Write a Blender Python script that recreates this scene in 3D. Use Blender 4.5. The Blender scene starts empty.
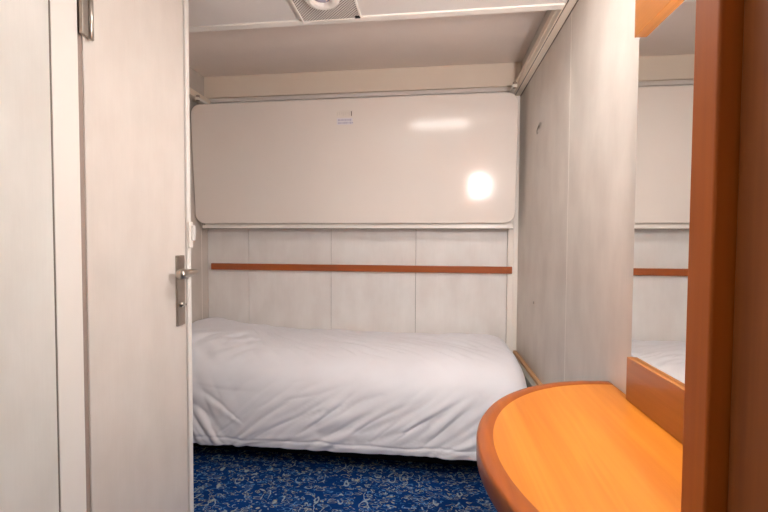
import bpy, bmesh, math, random
import numpy as np
from mathutils import Vector, Matrix, noise

C = bpy.context.scene.collection
R = math.radians
random.seed(4)
H = 1.15                     # camera height above the floor
XL, XR, YB = -1.524, 0.528, 2.575
XP = -0.90                   # face of the washroom partition
YF = -1.35                   # wall behind the camera
ZLOW, ZTOP = 2.055, 2.252    # entry ceiling / ceiling over the berth


def lin(r, g, b):
    f = lambda c: (c / 255 / 12.92) if c / 255 <= .04045 else ((c / 255 + .055) / 1.055) ** 2.4
    return (f(r), f(g), f(b), 1)


# ------------------------------------------------------------- materials
def base_mat(name, rough=.5, metal=0, coat=0, spec=.5):
    m = bpy.data.materials.new(name); m.use_nodes = True
    nt = m.node_tree; b = nt.nodes['Principled BSDF']
    b.inputs['Roughness'].default_value = rough
    b.inputs['Metallic'].default_value = metal
    b.inputs['Coat Weight'].default_value = coat
    b.inputs['Coat Roughness'].default_value = .12
    b.inputs['Specular IOR Level'].default_value = spec
    return m, nt, b


def noise_node(nt, scale, stretch=(1, 1, 1), detail=4, dist=0, rot=(0, 0, 0)):
    tc = nt.nodes.new('ShaderNodeTexCoord'); mp = nt.nodes.new('ShaderNodeMapping')
    mp.inputs['Scale'].default_value = stretch; mp.inputs['Rotation'].default_value = rot
    n = nt.nodes.new('ShaderNodeTexNoise')
    n.inputs['Scale'].default_value = scale; n.inputs['Detail'].default_value = detail
    n.inputs['Distortion'].default_value = dist
    nt.links.new(tc.outputs['Object'], mp.inputs['Vector']); nt.links.new(mp.outputs['Vector'], n.inputs['Vector'])
    return n


def ramp(nt, src, stops):
    r = nt.nodes.new('ShaderNodeValToRGB')
    e = r.color_ramp.elements
    e[0].position, e[0].color = stops[0]; e[1].position, e[1].color = stops[-1]
    for p, c in stops[1:-1]:
        x = e.new(p); x.color = c
    nt.links.new(src, r.inputs['Fac'])
    return r


def mix(nt, fac, a, b, mode='MIX'):
    n = nt.nodes.new('ShaderNodeMix'); n.data_type = 'RGBA'; n.blend_type = mode
    for sock, v in ((n.inputs[0], fac), (n.inputs[6], a), (n.inputs[7], b)):
        if hasattr(v, 'links'):
            nt.links.new(v, sock)
        else:
            sock.default_value = v
    return n.outputs[2]


def bump(nt, b, src, strength=.1, dist=.001):
    n = nt.nodes.new('ShaderNodeBump'); n.inputs['Strength'].default_value = strength
    n.inputs['Distance'].default_value = dist
    nt.links.new(src, n.inputs['Height']); nt.links.new(n.outputs['Normal'], b.inputs['Normal'])


def plain(name, col, rough=.5, metal=0, coat=0, var=.04, scale=12, spec=.5):
    m, nt, b = base_mat(name, rough, metal, coat, spec)
    n = noise_node(nt, scale)
    lo = tuple(c * (1 - var) for c in col[:3]) + (1,); hi = tuple(min(1, c * (1 + var)) for c in col[:3]) + (1,)
    r = ramp(nt, n.outputs['Fac'], [(.3, lo), (.7, hi)])
    nt.links.new(r.outputs['Color'], b.inputs['Base Color'])
    return m


def laminate(name, c0, c1, rough=.38, amount=.5):
    """pale fibre-patterned wall laminate: soft blotches under fine vertical threads"""
    m, nt, b = base_mat(name, rough)
    n1 = noise_node(nt, 9, (1, 1, .55), 5)
    n2 = noise_node(nt, 1, (240, 240, 9), 3)
    n3 = noise_node(nt, 1, (40, 40, 2.2), 4, .4)
    r1 = ramp(nt, n1.outputs['Fac'], [(.32, c0), (.68, c1)])
    r2 = ramp(nt, n2.outputs['Fac'], [(.3, (.93, .93, .93, 1)), (.7, (1, 1, 1, 1))])
    r3 = ramp(nt, n3.outputs['Fac'], [(.3, (.94, .94, .935, 1)), (.7, (1, 1, 1, 1))])
    x = mix(nt, amount, r1.outputs['Color'], r2.outputs['Color'], 'MULTIPLY')
    x = mix(nt, amount, x, r3.outputs['Color'], 'MULTIPLY')
    nt.links.new(x, b.inputs['Base Color'])
    bump(nt, b, n2.outputs['Fac'], .06, .0004)
    return m


def wood(name, dark, light, axis='Z', rough=.35, coat=.3, scale=1.0, figure=.5):
    m, nt, b = base_mat(name, rough, 0, coat)
    fine = {'X': (3, 90, 90), 'Y': (90, 3, 90), 'Z': (90, 90, 3)}[axis]
    wide = {'X': (.7, 9, 9), 'Y': (9, .7, 9), 'Z': (9, 9, .7)}[axis]
    n1 = noise_node(nt, scale, fine, 4, .3)
    n2 = noise_node(nt, scale, wide, 3, 1.6)
    r1 = ramp(nt, n1.outputs['Fac'], [(.25, dark), (.75, light)])
    mid = tuple((a * .45 + c * .55) for a, c in zip(dark, light))
    r2 = ramp(nt, n2.outputs['Fac'], [(.3, dark), (.5, mid), (.62, light), (.7, mid)])
    x = mix(nt, figure, r1.outputs['Color'], r2.outputs['Color'])
    nt.links.new(x, b.inputs['Base Color'])
    bump(nt, b, n1.outputs['Fac'], .05, .0004)
    return m


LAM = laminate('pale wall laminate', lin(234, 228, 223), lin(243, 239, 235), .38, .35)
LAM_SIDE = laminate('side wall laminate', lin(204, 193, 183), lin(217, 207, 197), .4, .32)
LAM_DOOR = laminate('door laminate', lin(226, 215, 204), lin(234, 224, 214), .36, .3)
LAM_L = laminate('partition laminate', lin(226, 221, 212), lin(236, 232, 224), .4, .3)
PAINT = plain('cream painted metal', lin(246, 239, 230), .32, var=.015, scale=4)
PAINT_W = plain('warm cream paint', lin(243, 229, 212), .4, var=.02, scale=3)
CEIL = plain('ceiling paint', lin(232, 225, 219), .45, var=.02, scale=3)
CEIL_R = plain('berth ceiling paint', lin(246, 232, 222), .42, var=.03, scale=3)
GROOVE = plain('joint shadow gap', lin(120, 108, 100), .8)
SEAL = plain('brown rubber seal', lin(160, 142, 131), .7)
DARK = plain('black gap', lin(16, 15, 18), .8)
GLOSS = plain('glossy cream berth panel', lin(240, 230, 221), .12, coat=.12, var=.008, scale=5, spec=.35)
CHROME = plain('brushed steel', lin(186, 178, 168), .28, 1, var=.06, scale=60)
CHROME_D = plain('satin nickel plate', lin(168, 158, 148), .38, 1, var=.06, scale=60)
DARKMETAL = plain('dark metal', lin(60, 50, 45), .4, .6)
T_IN = wood('orange maple veneer', lin(178, 96, 18), lin(204, 128, 40), 'Y', .4, .12, 1, .65)
T_ED = wood('cherry lipping', lin(132, 62, 10), lin(158, 80, 18), 'Y', .36, .2, 1, .4)
W_RAIL = wood('red brown rail wood', lin(150, 72, 28), lin(176, 92, 40), 'X', .28, .4)
W_ORG = wood('honey brown wood', lin(150, 90, 34), lin(172, 106, 44), 'Y', .35, .15)
W_POST = wood('orange brown post wood', lin(172, 86, 8), lin(196, 100, 12), 'Z', .6, .0)
W_DOOR = wood('brown wardrobe wood', lin(126, 66, 16), lin(168, 92, 28), 'Z', .55, .0)
W_BED = wood('light oak board', lin(176, 132, 92), lin(198, 154, 112), 'Y', .5, 0)
MATT = plain('grey green mattress cover', lin(150, 146, 136), .85)
FRONTW = plain('white panel', lin(232, 228, 222), .5)

# mirror
MIR, _nt, _b = base_mat('mirror silvering', .015, 1)
_n = noise_node(_nt, 2); _r = ramp(_nt, _n.outputs['Fac'], [(0, (.90, .90, .885, 1)), (1, (.93, .93, .915, 1))])
_nt.links.new(_r.outputs['Color'], _b.inputs['Base Color'])

# bed linen
LINEN, _nt, _b = base_mat('white cotton sheet', .85, spec=.2)
_n = noise_node(_nt, 3, detail=3)
_r = ramp(_nt, _n.outputs['Fac'], [(.3, lin(232, 230, 234)), (.7, lin(240, 239, 243))])
_nt.links.new(_r.outputs['Color'], _b.inputs['Base Color'])
_b.inputs['Sheen Weight'].default_value = .15
_n2 = noise_node(_nt, 14, (1, 1, 1), 3, .2)
bump(_nt, _b, _n2.outputs['Fac'], .12, .004)

# carpet
CARPET, _nt, _b = base_mat('blue squiggle carpet', .95, spec=.1)
def squiggle(nt, scale, off, rot, aspect, dens):
    """short curved strokes: arcs of rings round scattered points"""
    tc = nt.nodes.new('ShaderNodeTexCoord')
    w = nt.nodes.new('ShaderNodeTexNoise'); w.inputs['Scale'].default_value = 22; w.inputs['Detail'].default_value = 1
    nt.links.new(tc.outputs['Object'], w.inputs['Vector'])
    vm = nt.nodes.new('ShaderNodeVectorMath'); vm.operation = 'MULTIPLY_ADD'
    vm.inputs[1].default_value = (.03, .03, 0)
    nt.links.new(w.outputs['Color'], vm.inputs[0]); nt.links.new(tc.outputs['Object'], vm.inputs[2])
    mp = nt.nodes.new('ShaderNodeMapping'); mp.inputs['Location'].default_value = off
    mp.inputs['Rotation'].default_value = (0, 0, rot); mp.inputs['Scale'].default_value = (1, aspect, 0)
    nt.links.new(vm.outputs[0], mp.inputs['Vector'])
    v = nt.nodes.new('ShaderNodeTexVoronoi'); v.inputs['Scale'].default_value = scale
    nt.links.new(mp.outputs['Vector'], v.inputs['Vector'])
    s = nt.nodes.new('ShaderNodeMath'); s.operation = 'SUBTRACT'; s.inputs[1].default_value = .34
    nt.links.new(v.outputs['Distance'], s.inputs[0])
    a = nt.nodes.new('ShaderNodeMath'); a.operation = 'ABSOLUTE'; nt.links.new(s.outputs[0], a.inputs[0])
    l = ramp(nt, a.outputs[0], [(.018, (1, 1, 1, 1)), (.042, (0, 0, 0, 1))])
    n2 = nt.nodes.new('ShaderNodeTexNoise'); n2.inputs['Scale'].default_value = scale * 1.6
    n2.inputs['Detail'].default_value = 0
    mp2 = nt.nodes.new('ShaderNodeMapping'); mp2.inputs['Location'].default_value = (off[1] + 3, off[0], 5)
    nt.links.new(tc.outputs['Object'], mp2.inputs['Vector']); nt.links.new(mp2.outputs['Vector'], n2.inputs['Vector'])
    k = ramp(nt, n2.outputs['Fac'], [(dens, (0, 0, 0, 1)), (dens + .03, (1, 1, 1, 1))])
    q = nt.nodes.new('ShaderNodeMath'); q.operation = 'MULTIPLY'
    nt.links.new(l.outputs['Color'], q.inputs[0]); nt.links.new(k.outputs['Color'], q.inputs[1])
    return q.outputs[0]
_n = noise_node(_nt, 5, detail=2)
_bg = ramp(_nt, _n.outputs['Fac'], [(.3, lin(6, 50, 108)), (.7, lin(9, 60, 126))]).outputs['Color']
_c = _bg
for sc, off, ro_, asp, d, col in ((20, (0, 0, 0), .3, 2.3, .47, lin(70, 122, 178)), (18, (7, 3, 0), -.5, .45, .48, lin(160, 174, 180)),
                                  (21, (2, 9, 0), 1.1, 2.4, .48, lin(176, 174, 150)), (19, (12, 5, 0), .1, 1.8, .47, lin(84, 136, 192)),
                                  (17, (21, 15, 0), .7, 2.6, .48, lin(150, 168, 182)), (19, (31, 11, 0), 2.2, 2.4, .49, lin(170, 172, 160))):
    _c = mix(_nt, squiggle(_nt, sc, off, ro_, asp, d), _c, col)
_p = noise_node(_nt, 420, detail=2)
_pr = ramp(_nt, _p.outputs['Fac'], [(.3, (.85, .85, .85, 1)), (.7, (1, 1, 1, 1))])
_c = mix(_nt, 1, _c, _pr.outputs['Color'], 'MULTIPLY')
_nt.links.new(_c, _b.inputs['Base Color']); bump(_nt, _b, _p.outputs['Fac'], .6, .003)

# perforated grille of the ceiling fitting
GRILLE, _nt, _b = base_mat('perforated grille', .5)
_tc = _nt.nodes.new('ShaderNodeTexCoord'); _mp = _nt.nodes.new('ShaderNodeMapping')
_mp.inputs['Rotation'].default_value = (0, 0, R(45)); _mp.inputs['Scale'].default_value = (1, 1, 0)
_v = _nt.nodes.new('ShaderNodeTexVoronoi'); _v.inputs['Scale'].default_value = 115; _v.inputs['Randomness'].default_value = 0
_nt.links.new(_tc.outputs['Object'], _mp.inputs['Vector']); _nt.links.new(_mp.outputs['Vector'], _v.inputs['Vector'])
_r = ramp(_nt, _v.outputs['Distance'], [(.30, lin(96, 86, 80)), (.40, lin(228, 220, 212))])
_nt.links.new(_r.outputs['Color'], _b.inputs['Base Color'])


def emis(name, col, s):
    m, nt, b = base_mat(name, .4)
    b.inputs['Base Color'].default_value = (.8, .8, .8, 1)
    b.inputs['Emission Color'].default_value = col; b.inputs['Emission Strength'].default_value = s
    return m


# ------------------------------------------------------------- mesh helpers
def box(bm, x0, x1, y0, y1, z0, z1, bev=0, seg=2):
    r = bmesh.ops.create_cube(bm, size=1)
    vs = r['verts']
    for v in vs:
        v.co = Vector(((x0 + x1) / 2 + v.co.x * (x1 - x0), (y0 + y1) / 2 + v.co.y * (y1 - y0), (z0 + z1) / 2 + v.co.z * (z1 - z0)))
    if bev:
        es = {e for v in vs for e in v.link_edges}
        bmesh.ops.bevel(bm, geom=list(es), offset=bev, segments=seg, affect='EDGES', profile=.5)
    return bm


def lathe(bm, prof, c, axis='Z', n=32, cap=True):
    """prof: (radius, height) pairs revolved about axis through c"""
    rings = []
    for r, h in prof:
        ring = []
        for i in range(n):
            a = 2 * math.pi * i / n
            p = {'Z': (r * math.cos(a), r * math.sin(a), h), 'X': (h, r * math.cos(a), r * math.sin(a)),
                 'Y': (r * math.sin(a), h, r * math.cos(a))}[axis]
            ring.append(bm.verts.new(Vector(p) + Vector(c)))
        rings.append(ring)
    for a, b in zip(rings, rings[1:]):
        for i in range(n):
            bm.faces.new((a[i], a[(i + 1) % n], b[(i + 1) % n], b[i]))
    if cap:
        bm.faces.new(rings[0][::-1]); bm.faces.new(rings[-1])
    return bm


def tube(bm, pts, rad, n=14):
    """round bar along points, radius per point, flattened ends"""
    pts = [Vector(p) for p in pts]
    rings = []
    for i, p in enumerate(pts):
        d = (pts[min(i + 1, len(pts) - 1)] - pts[max(i - 1, 0)]).normalized()
        up = Vector((0, 0, 1)) if abs(d.z) < .9 else Vector((1, 0, 0))
        s = d.cross(up).normalized(); t = s.cross(d)
        r = rad[i] if isinstance(rad, (list, tuple)) else rad
        rings.append([bm.verts.new(p + (s * math.cos(2 * math.pi * k / n) + t * math.sin(2 * math.pi * k / n)) * r) for k in range(n)])
    for a, b in zip(rings, rings[1:]):
        for i in range(n):
            bm.faces.new((a[i], a[(i + 1) % n], b[(i + 1) % n], b[i]))
    bm.faces.new(rings[0][::-1]); bm.faces.new(rings[-1])
    return bm


def prism(bm, pts, h0, h1, to):
    """extruded outline; to(u, v, h) -> point"""
    a = [bm.verts.new(to(u, v, h0)) for u, v in pts]; b = [bm.verts.new(to(u, v, h1)) for u, v in pts]
    n = len(pts)
    bm.faces.new(a[::-1]); bm.faces.new(b)
    for i in range(n):
        bm.faces.new((a[i], a[(i + 1) % n], b[(i + 1) % n], b[i]))
    return bm


def obj(name, bm, m, parent=None, smooth=False, origin=None):
    bmesh.ops.recalc_face_normals(bm, faces=bm.faces)
    me = bpy.data.meshes.new(name)
    o = bpy.data.objects.new(name, me)
    if origin is not None and parent is None:
        bmesh.ops.translate(bm, verts=bm.verts, vec=-Vector(origin)); o.location = origin
    if parent is not None:
        bmesh.ops.translate(bm, verts=bm.verts, vec=-parent['_o'] if False else -ROOT.get(parent.name, Vector()))
        ROOT[name_key(o)] = ROOT.get(parent.name, Vector())
    bm.to_mesh(me); bm.free()
    for p in me.polygons:
        p.use_smooth = smooth
    me.materials.append(m)
    C.objects.link(o); o.parent = parent
    return o


ROOT = {}
def name_key(o): return o.name


def thing(name, label, cat, loc, group=None):
    o = bpy.data.objects.new(name, None); C.objects.link(o); o.location = loc
    o.empty_display_size = .1
    o['label'] = label; o['category'] = cat
    if group: o['group'] = group
    ROOT[o.name] = Vector(loc)
    return o


def tag(o, label, cat, group=None):
    o['label'] = label; o['category'] = cat
    if group: o['group'] = group
    return o


def struct(name, bm, m, label=None):
    o = obj(name, bm, m); o['kind'] = 'structure'
    if label: o['label'] = label
    return o


NB = bmesh.new

# ------------------------------------------------------------- the shell
struct('floor', box(NB(), XL - .05, XR + .05, YF - .05, YB + .05, -.05, 0), CARPET, 'dark blue carpet with pale curly squiggles')

bm = NB(); box(bm, XL - .02, XR + .02, YB + .006, YB + .05, 0, ZTOP + .02)
wb = struct('wall_back', bm, GROOVE, 'pale laminate panelled wall behind the bed')
bm = NB()
edges = [XL - .0, -1.23, -.66, -.103, .467]
for a, b_ in zip(edges, edges[1:]):
    box(bm, a + .0012, b_ - .0012, YB, YB + .01, .02, ZTOP, .001, 1)
obj('wall_panel', bm, LAM, wb)
box_ = NB(); box(box_, .468, XR, YB - .012, YB + .01, .3, 2.11, .003)
box(box_, .5, XR, YB - .02, YB - .01, .3, 2.11, .003)
struct('trim_1', box_, PAINT, 'pale vertical corner strip at right end of the back wall')

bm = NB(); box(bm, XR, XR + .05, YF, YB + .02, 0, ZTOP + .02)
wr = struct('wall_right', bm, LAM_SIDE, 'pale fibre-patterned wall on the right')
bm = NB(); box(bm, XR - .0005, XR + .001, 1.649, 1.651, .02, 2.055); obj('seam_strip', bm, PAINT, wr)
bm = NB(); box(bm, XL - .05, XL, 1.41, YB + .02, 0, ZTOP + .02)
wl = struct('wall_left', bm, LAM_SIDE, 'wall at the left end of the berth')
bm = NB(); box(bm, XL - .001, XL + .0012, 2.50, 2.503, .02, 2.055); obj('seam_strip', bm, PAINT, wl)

# washroom partition on the left with its closed door
bm = NB()
box(bm, XP - .04, XP, YF, .857, 0, ZLOW, .001)
struct('wall_partition', bm, LAM_L, 'pale washroom wall panel left of the door')
struct('wall_washroom', box(NB(), XL - .02, XP - .03, 1.37, 1.401, 0, ZTOP), LAM_L)
bm = NB()
box(bm, XP - .04, XP + .001, .861, .933, 0, ZLOW, .0005)
fr = struct('trim_2', bm, PAINT, 'pale door frame post on the hinge side')
bm = NB(); box(bm, XP - .03, XP - .0008,   .8572, .8602, 0, ZLOW); obj('joint', bm, GROOVE, fr)
bm = NB(); box(bm, XP - .03, XP - .004, .931, .957, 0, ZLOW); obj('rubber_seal', bm, SEAL, fr)
bm = NB(); box(bm, XP - .02, XP - .0035, .934, .9365, 0, ZLOW); obj('gap', bm, DARK, fr)
bm = NB(); box(bm, XP - .04, XP + .004, 1.381, 1.404, 0, ZLOW, .004)
fr2 = struct('trim_3', bm, PAINT, 'pale corner post on the latch side of the door')
bm = NB(); box(bm, XP - .03, XP - .006, 1.368, 1.385, 0, ZLOW); obj('rubber_seal', bm, DARK, fr2)

dr = bpy.data.objects.new('door_1', None); C.objects.link(dr); dr.location = (XP, .95, 0); ROOT[dr.name] = Vector(dr.location)
dr['kind'] = 'structure'; dr['label'] = 'closed pale washroom door with lever handle'
obj('door_leaf', box(NB(), XP - .04, XP, .951, 1.374, .012, 2.04, .002), LAM_DOOR, dr)
pl = obj('handle_plate', box(NB(), XP - .001, XP + .008, 1.313, 1.357, .85, 1.102, .003), CHROME_D, dr)
bm = NB()
lathe(bm, [(.013, .006), (.013, .012), (.0095, .016), (.0095, .045), (.0105, .052)], (XP, 1.345, 1.042), 'X', 20)
tube(bm, [(XP + .052, 1.362, 1.042), (XP + .055, 1.355, 1.042), (XP + .057, 1.335, 1.042), (XP + .057, 1.305, 1.041), (XP + .056, 1.275, 1.040), (XP + .055, 1.262, 1.040), (XP + .054, 1.254, 1.040), (XP + .054, 1.251, 1.040)],
     [.006, .010, .012, .014, .0175, .0178, .014, .006], 20)
obj('lever', bm, CHROME, pl, True)
bm = NB(); lathe(bm, [(.009, .006), (.009, .012), (.007, .014)], (XP, 1.336, .925), 'X', 20)
box(bm, XP + .012, XP + .024, 1.328, 1.344, .921, .928, .002)
obj('thumb_turn', bm, CHROME, pl)
bm = NB()
lathe(bm, [(.006, 0), (.0075, .001), (.0075, .119), (.006, .12)], (XP + .011, .962, 1.675), 'Z', 24)
hg = obj('hinge', bm, CHROME, dr, True)
bm = NB(); box(bm, XP + .004, XP + .014, .935, .953, 1.679, 1.795, .001); obj('hinge_leaf', bm, CHROME_D, hg)

# white catch on the corner post
ct = obj('catch_plate', box(NB(), XP + .004, XP + .013, 1.380, 1.403, 1.128, 1.225, .003), PAINT, fr2)
obj('catch_tongue', box(NB(), XP + .012, XP + .022, 1.388, 1.406, 1.155, 1.212, .004), FRONTW, ct)

# wall behind the camera with the cabin door
wf = struct('wall_front', box(NB(), XP - .05, XR + .05, YF - .05, YF, 0, ZLOW + .1), LAM)
dd = bpy.data.objects.new('door_2', None); C.objects.link(dd); dd.location = (-.35, YF, 0); ROOT[dd.name] = Vector(dd.location)
dd['kind'] = 'structure'
obj('door_leaf', box(NB(), -.72, -.02, YF, YF + .02, .01, 1.95, .002), LAM_DOOR, dd)
bm = NB(); box(bm, -.77, -.72, YF, YF + .03, 0, 2.0, .003); box(bm, -.02, .03, YF, YF + .03, 0, 2.0, .003); box(bm, -.77, .03, YF, YF + .03, 1.95, 2.0, .003)
obj('door_frame', bm, PAINT, dd)

# ceilings and trims
struct('ceiling', box(NB(), XL - .05, XR + .05, 1.4, YB + .05, ZTOP, ZTOP + .05), CEIL_R, 'warm cream ceiling over the berth')
struct('ceiling_entry', box(NB(), XL - .05, XR + .05, YF - .05, 1.605, ZLOW, ZLOW + .06), CEIL, 'lower grey cream ceiling panel')
bm = NB(); box(bm, XL, .489, 1.602, 1.637, ZLOW - .006, ZTOP, .003)
struct('trim_4', bm, PAINT, 'pale cross strip along the edge of the lower ceiling')
bm = NB(); box(bm, .489, XR, YF, YB - .02, ZLOW, 2.118, .003); box(bm, .497, XR, YF, YB - .02, ZLOW - .004, ZLOW + .01, .002)
box(bm, .484, .4895, 1.60, YB - .03, 2.085, 2.118, .002)
t5 = struct('trim_5', bm, PAINT_W, 'cream ceiling moulding along the right wall')
obj('gap', box(NB(), .480, .4885, 1.662, 1.678, 2.085, 2.118), DARK, t5)
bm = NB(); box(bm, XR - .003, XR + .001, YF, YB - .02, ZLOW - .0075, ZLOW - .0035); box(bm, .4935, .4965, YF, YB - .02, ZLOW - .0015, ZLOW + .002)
obj('joint', bm, GROOVE, t5)  # thin dark strips paint in the shadow line along the moulding's lower edges
bm = NB(); box(bm, XL, XL + .04, 1.41, YB - .02, ZLOW, 2.10, .003); box(bm, XL, XL + .055, 1.41, YB - .02, ZLOW - .004, ZLOW + .012, .002)
struct('trim_6', bm, PAINT_W, 'cream ceiling moulding along the left wall')
bm = NB(); box(bm, XL, XR, YB - .03, YB, 2.112, ZTOP, .003)
struct('trim_7', bm, PAINT_W, 'warm cream beam across the top of the back wall')
bm = NB(); box(bm, XL, XR - .03, YB - .02, YB, 2.086, 2.110, .002)
struct('trim_8', bm, CEIL, 'thin ledge under the beam on the back wall')
struct('trim_9', box(NB(), XR - .004, XR, 1.0, 2.57, .0, .02, .001), PAINT)

# wooden rail
tag(obj('wall_rail', box(NB(), -1.487, .494, YB - .027, YB, .964, 1.007, .003), W_RAIL, None, origin=(-.5, YB, .964)),
    'slim red-brown wooden rail fixed across the back wall above the bed', 'rail')

# ------------------------------------------------------------- folded upper berth
ub = thing('upper_berth', 'large glossy cream folded-up bunk panel with rounded corners on the back wall', 'bunk bed', (-.51, 2.45, 1.262))
def rrect(w0, w1, h0, h1, r, n=8):
    pts = []
    for cx, cy, a0 in ((w1 - r, h0 + r, -90), (w1 - r, h1 - r, 0), (w0 + r, h1 - r, 90), (w0 + r, h0 + r, 180)):
        for k in range(n + 1):
            a = R(a0 + 90 * k / n); pts.append((cx + r * math.cos(a), cy + r * math.sin(a)))
    return pts
Z0, Z1, Y0, Y1 = 1.270, 2.014, 2.430, 2.380
sl = (Y1 - Y0) / (Z1 - Z0)
def berth(u, v, h): return Vector((u, Y0 + (v - Z0) * sl + h, v))
bm = NB()
layers = [(.0045, 0), (.0015, .0015), (0, .005), (0, .016), (.0015, .019), (.006, .02)]
rings = []
for ins, h in layers:
    rings.append([bm.verts.new(berth(u, v, h)) for u, v in rrect(-1.520 + ins, .484 - ins, Z0 + ins, Z1 - ins, .062)])
for a, b_ in zip(rings, rings[1:]):
    n = len(a)
    for i in range(n): bm.faces.new((a[i], a[(i + 1) % n], b_[(i + 1) % n], b_[i]))
bm.faces.new(rings[0]); bm.faces.new(rings[-1][::-1])
pn = obj('front_panel', bm, GLOSS, ub)
for p in pn.data.polygons: p.use_smooth = len(p.vertices) == 4
bm = NB()
prism(bm, rrect(-1.511, .475, Z0 + .009, Z1 - .009, .055), .0205, .028, berth)
obj('panel_edging', bm, PAINT, ub)
obj('bunk_box', box(NB(), -1.475, .470, 2.462, 2.560, 1.252, 1.96, .004), PAINT, ub)
obj('bunk_flange', box(NB(), -1.487, .478, 2.452, 2.470, 1.240, 1.262, .002), PAINT, ub)
obj('joint', box(NB(), -1.487, .478, 2.455, 2.470, 1.2365, 1.2395), GROOVE, ub)
for x in (-1.462, .458):
    bm = NB(); box(bm, x - .012, x + .012, 2.36, 2.54, 2.035, 2.052, .003)
    a = obj('pivot_arm', bm, PAINT, ub)
    bm = NB(); lathe(bm, [(.011, -.016), (.011, .016)], (x, 2.375, 2.05), 'Z', 16); obj('pivot_pin', bm, CHROME_D, a)
# notice stuck on the panel
bm = NB(); prism(bm, [(-.583, 1.905), (-.480, 1.905), (-.480, 1.945), (-.583, 1.945)], -.0006, .0002, berth)
nb = obj('notice_label', bm, plain('clear tape', lin(234, 224, 213), .3), ub)
bm = NB(); prism(bm, [(-.490, 1.912), (-.485, 1.912), (-.485, 1.939), (-.490, 1.939)], -.0012, -.0005, berth)
obj('print_mark', bm, plain('dark print', lin(110, 96, 88), .6), nb)
bm = NB()
for k in range(7):
    x = -.575 + k * .012
    prism(bm, [(x, 1.915 + .004 * (k % 3)), (x + .002, 1.915 + .004 * (k % 3)), (x + .002, 1.936), (x, 1.936)], -.0009, -.0005, berth)
obj('print', bm, plain('faded print', lin(206, 193, 183), .6), nb)
bm = NB(); prism(bm, [(-.578, 1.862), (-.480, 1.862), (-.480, 1.901), (-.578, 1.901)], -.0006, .0002, berth)
nb2 = obj('notice_label', bm, plain('white paper sticker', lin(232, 226, 228), .6), ub)
bm = NB(); rnd = random.Random(2)
for row in (1.889, 1.872):
    x = -.570
    while x < -.487:
        w = rnd.uniform(.004, .011); h = rnd.uniform(.003, .0055)
        prism(bm, [(x, row - h), (x + w, row - h), (x + w, row + h), (x, row + h)], -.001, -.0005, berth)
        x += w + .0022
obj('print', bm, plain('violet print', lin(198, 190, 204), .6), nb2)

# ------------------------------------------------------------- lower bed
bd = thing('bed', 'low cabin bed with dark base and light wood edge board under the white sheet', 'bed', (-.5, 2.2, 0))
obj('bed_base', box(NB(), XL + .01, .50, 2.07, 2.55, 0, .13, .004), DARK, bd)
obj('mattress', box(NB(), XL + .03, .476, 1.925, 2.545, .131, .455, .03, 3), MATT, bd)
obj('edge_board', box(NB(), .505, .5265, 1.90, 2.545, .10, .488, .003), W_BED, bd)
obj('end_panel', box(NB(), .478, .5045, 1.91, 2.545, .10, .476, .003), MATT, bd)

# sheet drawn over mattress and pillow
NU, NV = 520, 230
prof = np.array([(2.552, .44), (2.553, .52), (2.540, .562), (2.49, .578), (2.40, .582), (2.25, .580), (2.12, .572), (2.03, .556),
                 (1.965, .528), (1.922, .488), (1.897, .44), (1.884, .38), (1.876, .30), (1.870, .235), (1.868, .185), (1.872, .146)])
t = np.concatenate([[0], np.cumsum(np.linalg.norm(np.diff(prof, axis=0), axis=1))])
def catmull(p, n):
    q = np.vstack([2 * p[0] - p[1], p, 2 * p[-1] - p[-2]]); out = []
    for i in range(1, len(q) - 2):
        for k in range(12):
            s = k / 12
            out.append(.5 * ((2 * q[i]) + (-q[i - 1] + q[i + 1]) * s + (2 * q[i - 1] - 5 * q[i] + 4 * q[i + 1] - q[i + 2]) * s * s + (-q[i - 1] + 3 * q[i] - 3 * q[i + 1] + q[i + 2]) * s ** 3))
    out.append(q[-2]); out = np.array(out)
    d = np.concatenate([[0], np.cumsum(np.linalg.norm(np.diff(out, axis=0), axis=1))])
    s = np.linspace(0, d[-1], n)
    return np.stack([np.interp(s, d, out[:, 0]), np.interp(s, d, out[:, 1])], 1)
P = catmull(prof, NV)
X0, X1 = XL + .012, .468
us = np.linspace(X0, X1, NU)
sm = lambda x: np.clip(x, 0, 1) ** 2 * (3 - 2 * np.clip(x, 0, 1))
U = us[:, None] * np.ones((1, NV)); Y = P[None, :, 0] * np.ones((NU, 1)); Z = P[None, :, 1] * np.ones((NU, 1))
top = sm((Z - .13) / .40)
# right-hand end rounds over and tucks in
e = np.clip((us - .30) / (X1 - .30), 0, 1)[:, None]
drop = 1 - np.sqrt(np.clip(1 - e ** 3.2, 0, 1))
Z = Z - drop * top * .115
Y = Y + (e ** 4) * .05 * sm((2.1 - Y) / .2)
Z = np.maximum(Z, .14)
# raised pillow end on the left
g = np.exp(-((U + 1.44) / .26) ** 2) * sm((Y - 1.86) / .22) * sm((2.60 - Y) / .10) * top
Z = Z + .040 * g
Z = Z + .012 * np.exp(-((U + 1.2) / .35) ** 2) * top
# slow sag of the hem
Z = Z + (1 - top) * (-.004 + .006 * np.sin(U * 2.1 + .6))
# outward normals of the surface
def normals(U, Y, Z):
    a = np.stack(np.gradient(U, axis=0)[None] , 0)[0]; Pts = np.stack([U, Y, Z], 2)
    du = np.gradient(Pts, axis=0); dv = np.gradient(Pts, axis=1)
    n = np.cross(dv, du); n /= np.linalg.norm(n, axis=2, keepdims=True) + 1e-9
    return n
N = normals(U, Y, Z)
if N[NU // 2, NV // 3, 2] < 0: N = -N
front = sm((2.06 - Y) / .10)
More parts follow.
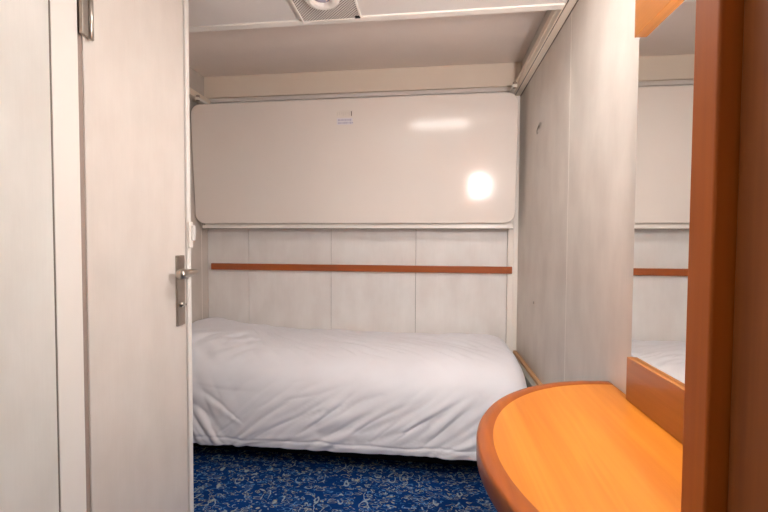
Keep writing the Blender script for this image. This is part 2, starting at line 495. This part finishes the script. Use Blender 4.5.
# folds on the hanging side: (x0, z0, x1, z1, width, depth)
folds = [(-0.586, 0.264, -0.369, 0.424, 0.009, 0.01),
         (-0.631, 0.234, -0.458, 0.348, 0.007, 0.006),
         (-0.485, 0.234, -0.308, 0.325, 0.009, 0.008),
         (-0.368, 0.241, -0.121, 0.386, 0.01, 0.012),
         (-0.264, 0.213, -0.144, 0.308, 0.007, 0.007),
         (-0.687, 0.45, -0.52, 0.493, 0.01, 0.007),
         (-0.687, 0.381, -0.372, 0.475, 0.012, 0.01),
         (-0.144, 0.255, 0.016, 0.336, 0.008, 0.008),
         (-0.011, 0.222, 0.187, 0.379, 0.01, 0.01),
         (-0.144, 0.235, 0.136, 0.414, 0.009, 0.01),
         (0.06, 0.157, 0.217, 0.206, 0.006, 0.006),
         (-1.027, 0.154, -1.194, 0.344, 0.012, 0.014),
         (-0.946, 0.271, -1.148, 0.382, 0.01, 0.01),
         (-1.048, 0.214, -0.831, 0.383, 0.01, 0.012),
         (-1.005, 0.165, -0.687, 0.376, 0.01, 0.01),
         (-0.99, 0.151, -0.626, 0.319, 0.009, 0.009),
         (-0.969, 0.137, -0.611, 0.211, 0.008, 0.007),
         (-0.832, 0.207, -0.51, 0.385, 0.009, 0.008),
         (-1.18, 0.416, -0.893, 0.41, 0.009, 0.007),
         (-1.176, 0.232, -1.08, 0.13, 0.01, 0.008),
         (-0.841, 0.343, -0.636, 0.478, 0.012, 0.008),
         (-0.436, 0.33, -0.217, 0.458, 0.012, 0.007),
         (-0.073, 0.384, 0.089, 0.492, 0.012, 0.007),
         (-0.289, 0.397, -0.051, 0.505, 0.014, 0.006)]
D = np.zeros_like(U)
Zc = P[None, :, 1] * np.ones((NU, 1))
Sfold = np.where(P[:, 1] > .5, .5 + (1.95 - P[:, 0]), P[:, 1])[None, :] * np.ones((NU, 1))
for i, (x0, z0, x1, z1, w, d) in enumerate(folds):
    L = math.hypot(x1 - x0, z1 - z0); ux, uz = (x1 - x0) / L, (z1 - z0) / L
    a = (U - x0) * ux + (Sfold - z0) * uz
    b = -(U - x0) * uz + (Sfold - z0) * ux + .006 * np.sin(a * 14 + i)
    s = a / L
    win = sm((s + .18) / .35) * sm((1.25 - s) / .5)
    ww = w * (.65 + .7 * np.clip(s, 0, 1))
    low = sm((.50 - Sfold) / .16)
    ww = ww * 1.35
    D += low * win * d * (.5 if x0 > -.98 else .28) * (.9 * np.exp(-((b - ww) / (ww * 1.3)) ** 2) - .8 * np.exp(-((b + ww * .3) / (ww * .7)) ** 2))
# hem: turned edge just above the bottom
hz = .166 + .004 * np.sin(U * 9) + .003 * np.sin(U * 23 + 1)
D += 0.001 * np.exp(-((Zc - hz) / .008) ** 2) * front - .0035 * np.exp(-((Zc - hz - .017) / .005) ** 2) * front
# gentle unevenness
nz = np.zeros_like(U); FN = np.zeros_like(U)
for i in range(0, NU, 2):
    for j in range(0, NV, 2):
        x, z = U[i, j], Sfold[i, j]
        fz = min(1, max(0, (.52 - z) / .20)); fz = fz * fz * (3 - 2 * fz)
        if fz > 0:
            wl = 1 / (1 + math.exp((x + 1.06) * 22))          # left corner folds fall the other way
            th = R(33 + 8 * math.sin(x * 3)); a = x * math.cos(th) + z * math.sin(th); b = -x * math.sin(th) + z * math.cos(th)
            t2 = R(-52); a2 = x * math.cos(t2) + z * math.sin(t2); b2 = -x * math.sin(t2) + z * math.cos(t2)
            r1 = noise.noise(Vector((a * 2.6, b * 17, 0))); r2 = noise.noise(Vector((a * 4.5, b * 38, 4)))
            q1 = noise.noise(Vector((a2 * 3.0, b2 * 15, 9))); q2 = noise.noise(Vector((a2 * 5, b2 * 34, 7)))
            amp = .55 + .9 * max(0, noise.noise(Vector((x * 3, z * 4, 3))) + .3)
            fold = (1 - wl) * (.022 * math.sqrt(abs(r1) + .004) + .0055 * r2) + wl * (.024 * math.sqrt(abs(q1) + .004) + .006 * q2)
            FN[i:i + 2, j:j + 2] = fz * amp * fold
        p = Vector((U[i, j] * 4.2 + Zc[i, j] * 2, Y[i, j] * 6, Zc[i, j] * 5))
        q = Vector((U[i, j] * 13, Y[i, j] * 16, Zc[i, j] * 14))
        v = noise.noise(p) * .007 + noise.noise(q) * .0022
        nz[i:i + 2, j:j + 2] = v
k = np.ones(5) / 5
for ax in (0, 1):
    FN = np.apply_along_axis(lambda r: np.convolve(np.pad(r, 2, 'edge'), k, 'valid'), ax, FN)
for ax in (0, 1):
    nz = np.apply_along_axis(lambda r: np.convolve(np.pad(r, 2, 'edge'), k, 'valid'), ax, nz)
D += nz * (.45 + .5 * front) + FN
# small puckers on the pillow's near side
pk = np.exp(-((U + 1.02) / .14) ** 2) * np.exp(-((Y - 2.06) / .14) ** 2)
D += pk * .004 * np.sin(U * 55 - Y * 42 + 2 * np.sin(Y * 20))
pk2 = np.exp(-((U + 1.22) / .16) ** 2) * np.exp(-((Y - 1.98) / .09) ** 2)
D += pk2 * .004 * np.sin(U * 38 + Y * 60)
D *= sm((X1 - U) / .06) * .85 + .15
Pt = np.stack([U, Y, Z], 2) + N * D[:, :, None]
Pt[:, :, 1] = np.minimum(Pt[:, :, 1], 2.562); Pt[:, :, 0] = np.maximum(Pt[:, :, 0], XL + .004)
Pt[:, :, 2] = np.maximum(Pt[:, :, 2], .112)
verts = Pt.reshape(-1, 3)
# closing strip down the right end
end = []
for kk in (1, 2, 3):
    q = Pt[-1].copy(); q[:, 0] += .002 * kk; q[:, 2] = np.maximum(.118, q[:, 2] - .018 * kk); end.append(q)
allv = np.vstack([verts] + end)
faces = [(i * NV + j, (i + 1) * NV + j, (i + 1) * NV + j + 1, i * NV + j + 1) for i in range(NU + 2) for j in range(NV - 1)]
me = bpy.data.meshes.new('bed_sheet'); org = Vector((-.5, 2.2, .12))
me.from_pydata([tuple(Vector(v) - org) for v in allv.tolist()], [], faces)
for p in me.polygons: p.use_smooth = True
me.materials.append(LINEN)
sh = bpy.data.objects.new('bed_sheet', me); sh.location = org; C.objects.link(sh)
so = sh.modifiers.new('thickness', 'SOLIDIFY'); so.thickness = .003; so.offset = -1
tag(sh, 'creased white cotton sheet draped over the bed and pillow down to the base', 'bedding')

# ------------------------------------------------------------- half-round table
tb = thing('wall_table', 'half-round orange wooden table with darker rim against the right wall', 'table', (XR, .8, 0))
TZ = .742
cx, cy, rx, ry = XR - .002, .80, .432, .456
def ell(k, n=72, inset=0):
    pts = []
    for i in range(n + 1):
        a = math.pi / 2 + math.pi * i / n
        x, y = cx + (rx - inset) * math.cos(a), cy + (ry - inset) * math.sin(a)
        pts.append((x, y))
    return [p for p in pts if p[1] >= .517]
def outline(inset, zoff=0):
    p = ell(0, 120, inset); x = p[-1][0]
    # last point exactly on the cut line
    s = (.516 - cy) / (ry - inset); xe = cx - (rx - inset) * math.sqrt(max(0, 1 - s * s))
    p.append((xe, .516)); return p
o_in = outline(.034)
bm = NB()
prism(bm, o_in + [(cx, .516)], TZ - .012, TZ, lambda u, v, h: Vector((u, v, h)))
# round the far flat end like the photo's short straight rim by letting the rim reach the wall
obj('table_top', bm, T_IN, tb)
bm = NB()
prof_e = [(.0345, TZ - .014), (.0345, TZ + .0002), (.0341, TZ + .0005), (.006, TZ + .0005), (.0025, TZ - .001), (0, TZ - .005), (0, TZ - .036), (.002, TZ - .040), (.006, TZ - .042), (.0345, TZ - .042), (.0345, TZ - .014)]
loops = []
base = outline(0); inner_n = len(base)
for ins, z in prof_e[:-1]:
    lp = []
    for (x, y) in base:
        # inward normal of the ellipse
        nx, ny = (cx - x) / rx ** 2, (cy - y) / ry ** 2; l = math.hypot(nx, ny) or 1
        xx, yy = x + nx / l * ins, y + ny / l * ins
        lp.append(bm.verts.new((min(xx, cx), max(yy, .516), z)))
    loops.append(lp)
m_ = len(loops)
for k_ in range(m_):
    a, b_ = loops[k_], loops[(k_ + 1) % m_]
    for i in range(inner_n - 1):
        bm.faces.new((a[i], b_[i], b_[i + 1], a[i + 1]))
bm.faces.new([l[0] for l in loops]); bm.faces.new([l[-1] for l in loops][::-1])
rim = obj('table_rim', bm, T_ED, tb, True)
bm = NB(); prism(bm, [(x, y) for x, y in outline(.05)] + [(cx, .516)], TZ - .034, TZ - .0125, lambda u, v, h: Vector((u, v, h)))
obj('underside_board', bm, T_ED, tb)
bm = NB(); box(bm, .40, XR - .001, .60, 1.15, .66, TZ - .035, .003); box(bm, .505, XR - .001, .62, 1.1, .0, .66, .003)
obj('support', bm, W_ORG, tb)

# splashback + mirror + valance
tag(obj('splashback', box(NB(), .510, XR - .0005, .514, 1.110, TZ + .001, .855, .0015), W_ORG, None, origin=(XR, .8, TZ)),
    'low honey-brown wooden board standing on the table under the mirror', 'board')
mr = thing('wall_mirror', 'tall frameless mirror on the right wall above the table', 'mirror', (XR, .8, .856))
obj('glass', box(NB(), XR - .005, XR - .0008, .514, 1.114, .857, 1.6765), MIR, mr)
VZ = 1.677
tag(obj('valance', box(NB(), .508, XR - .0005, .514, 1.108, VZ, 2.05, .0015), W_ORG, None, origin=(XR, .8, VZ)), 'orange-brown wooden board above the mirror on the right wall', 'board')

# ------------------------------------------------------------- wardrobe on the right edge
wd = thing('wardrobe', 'tall orange-brown wooden wardrobe at the right edge beside the table', 'wardrobe', (.41, 0, 0))
obj('side_panel', box(NB(), .300, XR - .002, .470, .5125, 0, 2.04, .003, 3), W_POST, wd)
obj('carcass', box(NB(), .345, XR - .002, -.55, .469, 0, 2.04, .002), W_POST, wd)
d1 = obj('door', box(NB(), .3200, .3435, -.03, .467, .06, 2.03, .002), W_DOOR, wd)
d2 = obj('door', box(NB(), .3200, .3435, -.54, -.034, .06, 2.03, .002), W_DOOR, wd)
for d_, y in ((d1, .02), (d2, -.085)):
    bm = NB(); tube(bm, [(.322, y, 1.0), (.300, y, 1.01), (.300, y, 1.09), (.322, y, 1.10)], .005); obj('handle', bm, CHROME, d_, True)

# ------------------------------------------------------------- ceiling fitting
FX, FY = -.4075, 1.4475
cf = thing('ceiling_vent', 'square perforated ceiling vent with round off-white ring', 'ceiling vent', (FX, FY, ZLOW))
hw = .1215; hy = .155
obj('grille', box(NB(), FX - hw + .006, FX + hw - .006, FY - hy + .006, FY + hy - .006, ZLOW - .010, ZLOW - .001), GRILLE, cf)
bm = NB()
for x0, x1, y0, y1 in ((-hw, -hw + .007, -hy, hy), (hw - .007, hw, -hy, hy), (-hw + .007, hw - .007, -hy, -hy + .007), (-hw + .007, hw - .007, hy - .007, hy)):
    box(bm, FX + x0, FX + x1, FY + y0, FY + y1, ZLOW - .014, ZLOW - .0005, .002)
obj('frame', bm, PAINT, cf)
bm = NB()
lathe(bm, [(.068, -.0102), (.066, -.018), (.056, -.027), (.044, -.029), (.036, -.024), (.033, -.014), (.032, -.0102)], (FX, FY, ZLOW), 'Z', 12, False)
ro = obj('ring', bm, PAINT, cf)
bm = NB(); lathe(bm, [(.0325, -.0105), (.031, -.014), (.020, -.019), (.008, -.021), (.001, -.0215)], (FX, FY, ZLOW), 'Z', 40)
obj('diffuser', bm, plain('grey glass diffuser', lin(176, 170, 190), .15, coat=.6), cf, True)
obj('latch', box(NB(), FX + hw - .024, FX + hw - .004, FY + hy - .022, FY + hy - .011, ZLOW - .016, ZLOW - .0101, .001), DARK, cf)

# small fittings on the right wall
hk = thing('wall_hook', 'tiny grey metal hook high on the right wall near the bunk panel', 'hook', (XR, 2.10, 1.72))
bm = NB(); lathe(bm, [(.012, -.004), (.010, -.006)], (XR, 2.09, 1.735), 'X', 16)
b2 = obj('hook_plate', bm, CHROME_D, hk)
bm = NB(); tube(bm, [(XR - .003, 2.075, 1.750), (XR - .008, 2.09, 1.735), (XR - .010, 2.11, 1.715), (XR - .006, 2.118, 1.705)], .0022)
obj('hook_arm', bm, CHROME_D, hk, True)
bm = NB(); lathe(bm, [(.007, -.001), (.006, -.004)], (XR, 2.145, .845), 'X', 14)
tag(obj('wall_screw', bm, CHROME_D, None, origin=(XR, 2.145, .845)), 'tiny grey screw head low on the right wall above the bed end', 'screw')

# ------------------------------------------------------------- lights
def ceiling_lamp(x, y, w, d, s, label, col):
    l = thing('ceiling_lamp', label, 'ceiling lamp', (x, y, ZLOW), None)
    obj('lamp_frame', box(NB(), x - w / 2 - .015, x + w / 2 + .015, y - d / 2 - .015, y + d / 2 + .015, ZLOW - .012, ZLOW - .0005, .003), PAINT, l)
    obj('diffuser', box(NB(), x - w / 2, x + w / 2, y - d / 2, y + d / 2, ZLOW - .02, ZLOW - .0121, .002), emis('lamp diffuser', col, s), l)
ceiling_lamp(.06, 1.12, .5, .36, 9, 'square lit ceiling lamp above the table side', (1, .975, .95, 1))
ceiling_lamp(-.35, -.55, .4, .4, 3.5, 'square lit ceiling lamp beside the cabin door', (1, .96, .92, 1))
vn = obj('vanity_lamp', box(NB(), .430, .5225, .5126, .522, 1.40, 1.60, .002), CHROME_D, wd)
for x in (.452, .497):
    bm = NB(); lathe(bm, [(.010, 1.415), (.016, 1.422), (.016, 1.578), (.010, 1.585)], (x, .540, 0), 'Z', 20)
    obj('lamp_tube', bm, emis('tube glow', (1, .985, .975, 1), 185), vn, True)

w = bpy.data.worlds.new('World'); bpy.context.scene.world = w; w.use_nodes = True
w.node_tree.nodes['Background'].inputs[0].default_value = (.9, .92, 1, 1); w.node_tree.nodes['Background'].inputs[1].default_value = .3

# ------------------------------------------------------------- camera
yaw, pitch, roll = R(6.84), R(-1.86), R(.3)
F = Vector((-math.sin(yaw) * math.cos(pitch), math.cos(yaw) * math.cos(pitch), math.sin(pitch)))
R0 = Vector((math.cos(yaw), math.sin(yaw), 0)); U0 = R0.cross(F)
Rv = R0 * math.cos(roll) + U0 * math.sin(roll); Uv = -R0 * math.sin(roll) + U0 * math.cos(roll)
cam = bpy.data.cameras.new('camera'); co = bpy.data.objects.new('camera', cam); C.objects.link(co)
M = Matrix((Rv, Uv, -F)).transposed().to_4x4(); M.translation = (0, 0, H); co.matrix_world = M
cam.sensor_width = 36; cam.lens = 400 / 768 * 36; cam.clip_start = .02
bpy.context.scene.camera = co
vs = bpy.context.scene.view_settings
vs.view_transform = 'Standard'; vs.look = 'None'; vs.gamma = 1; vs.use_curve_mapping = False; vs.exposure = 0.78
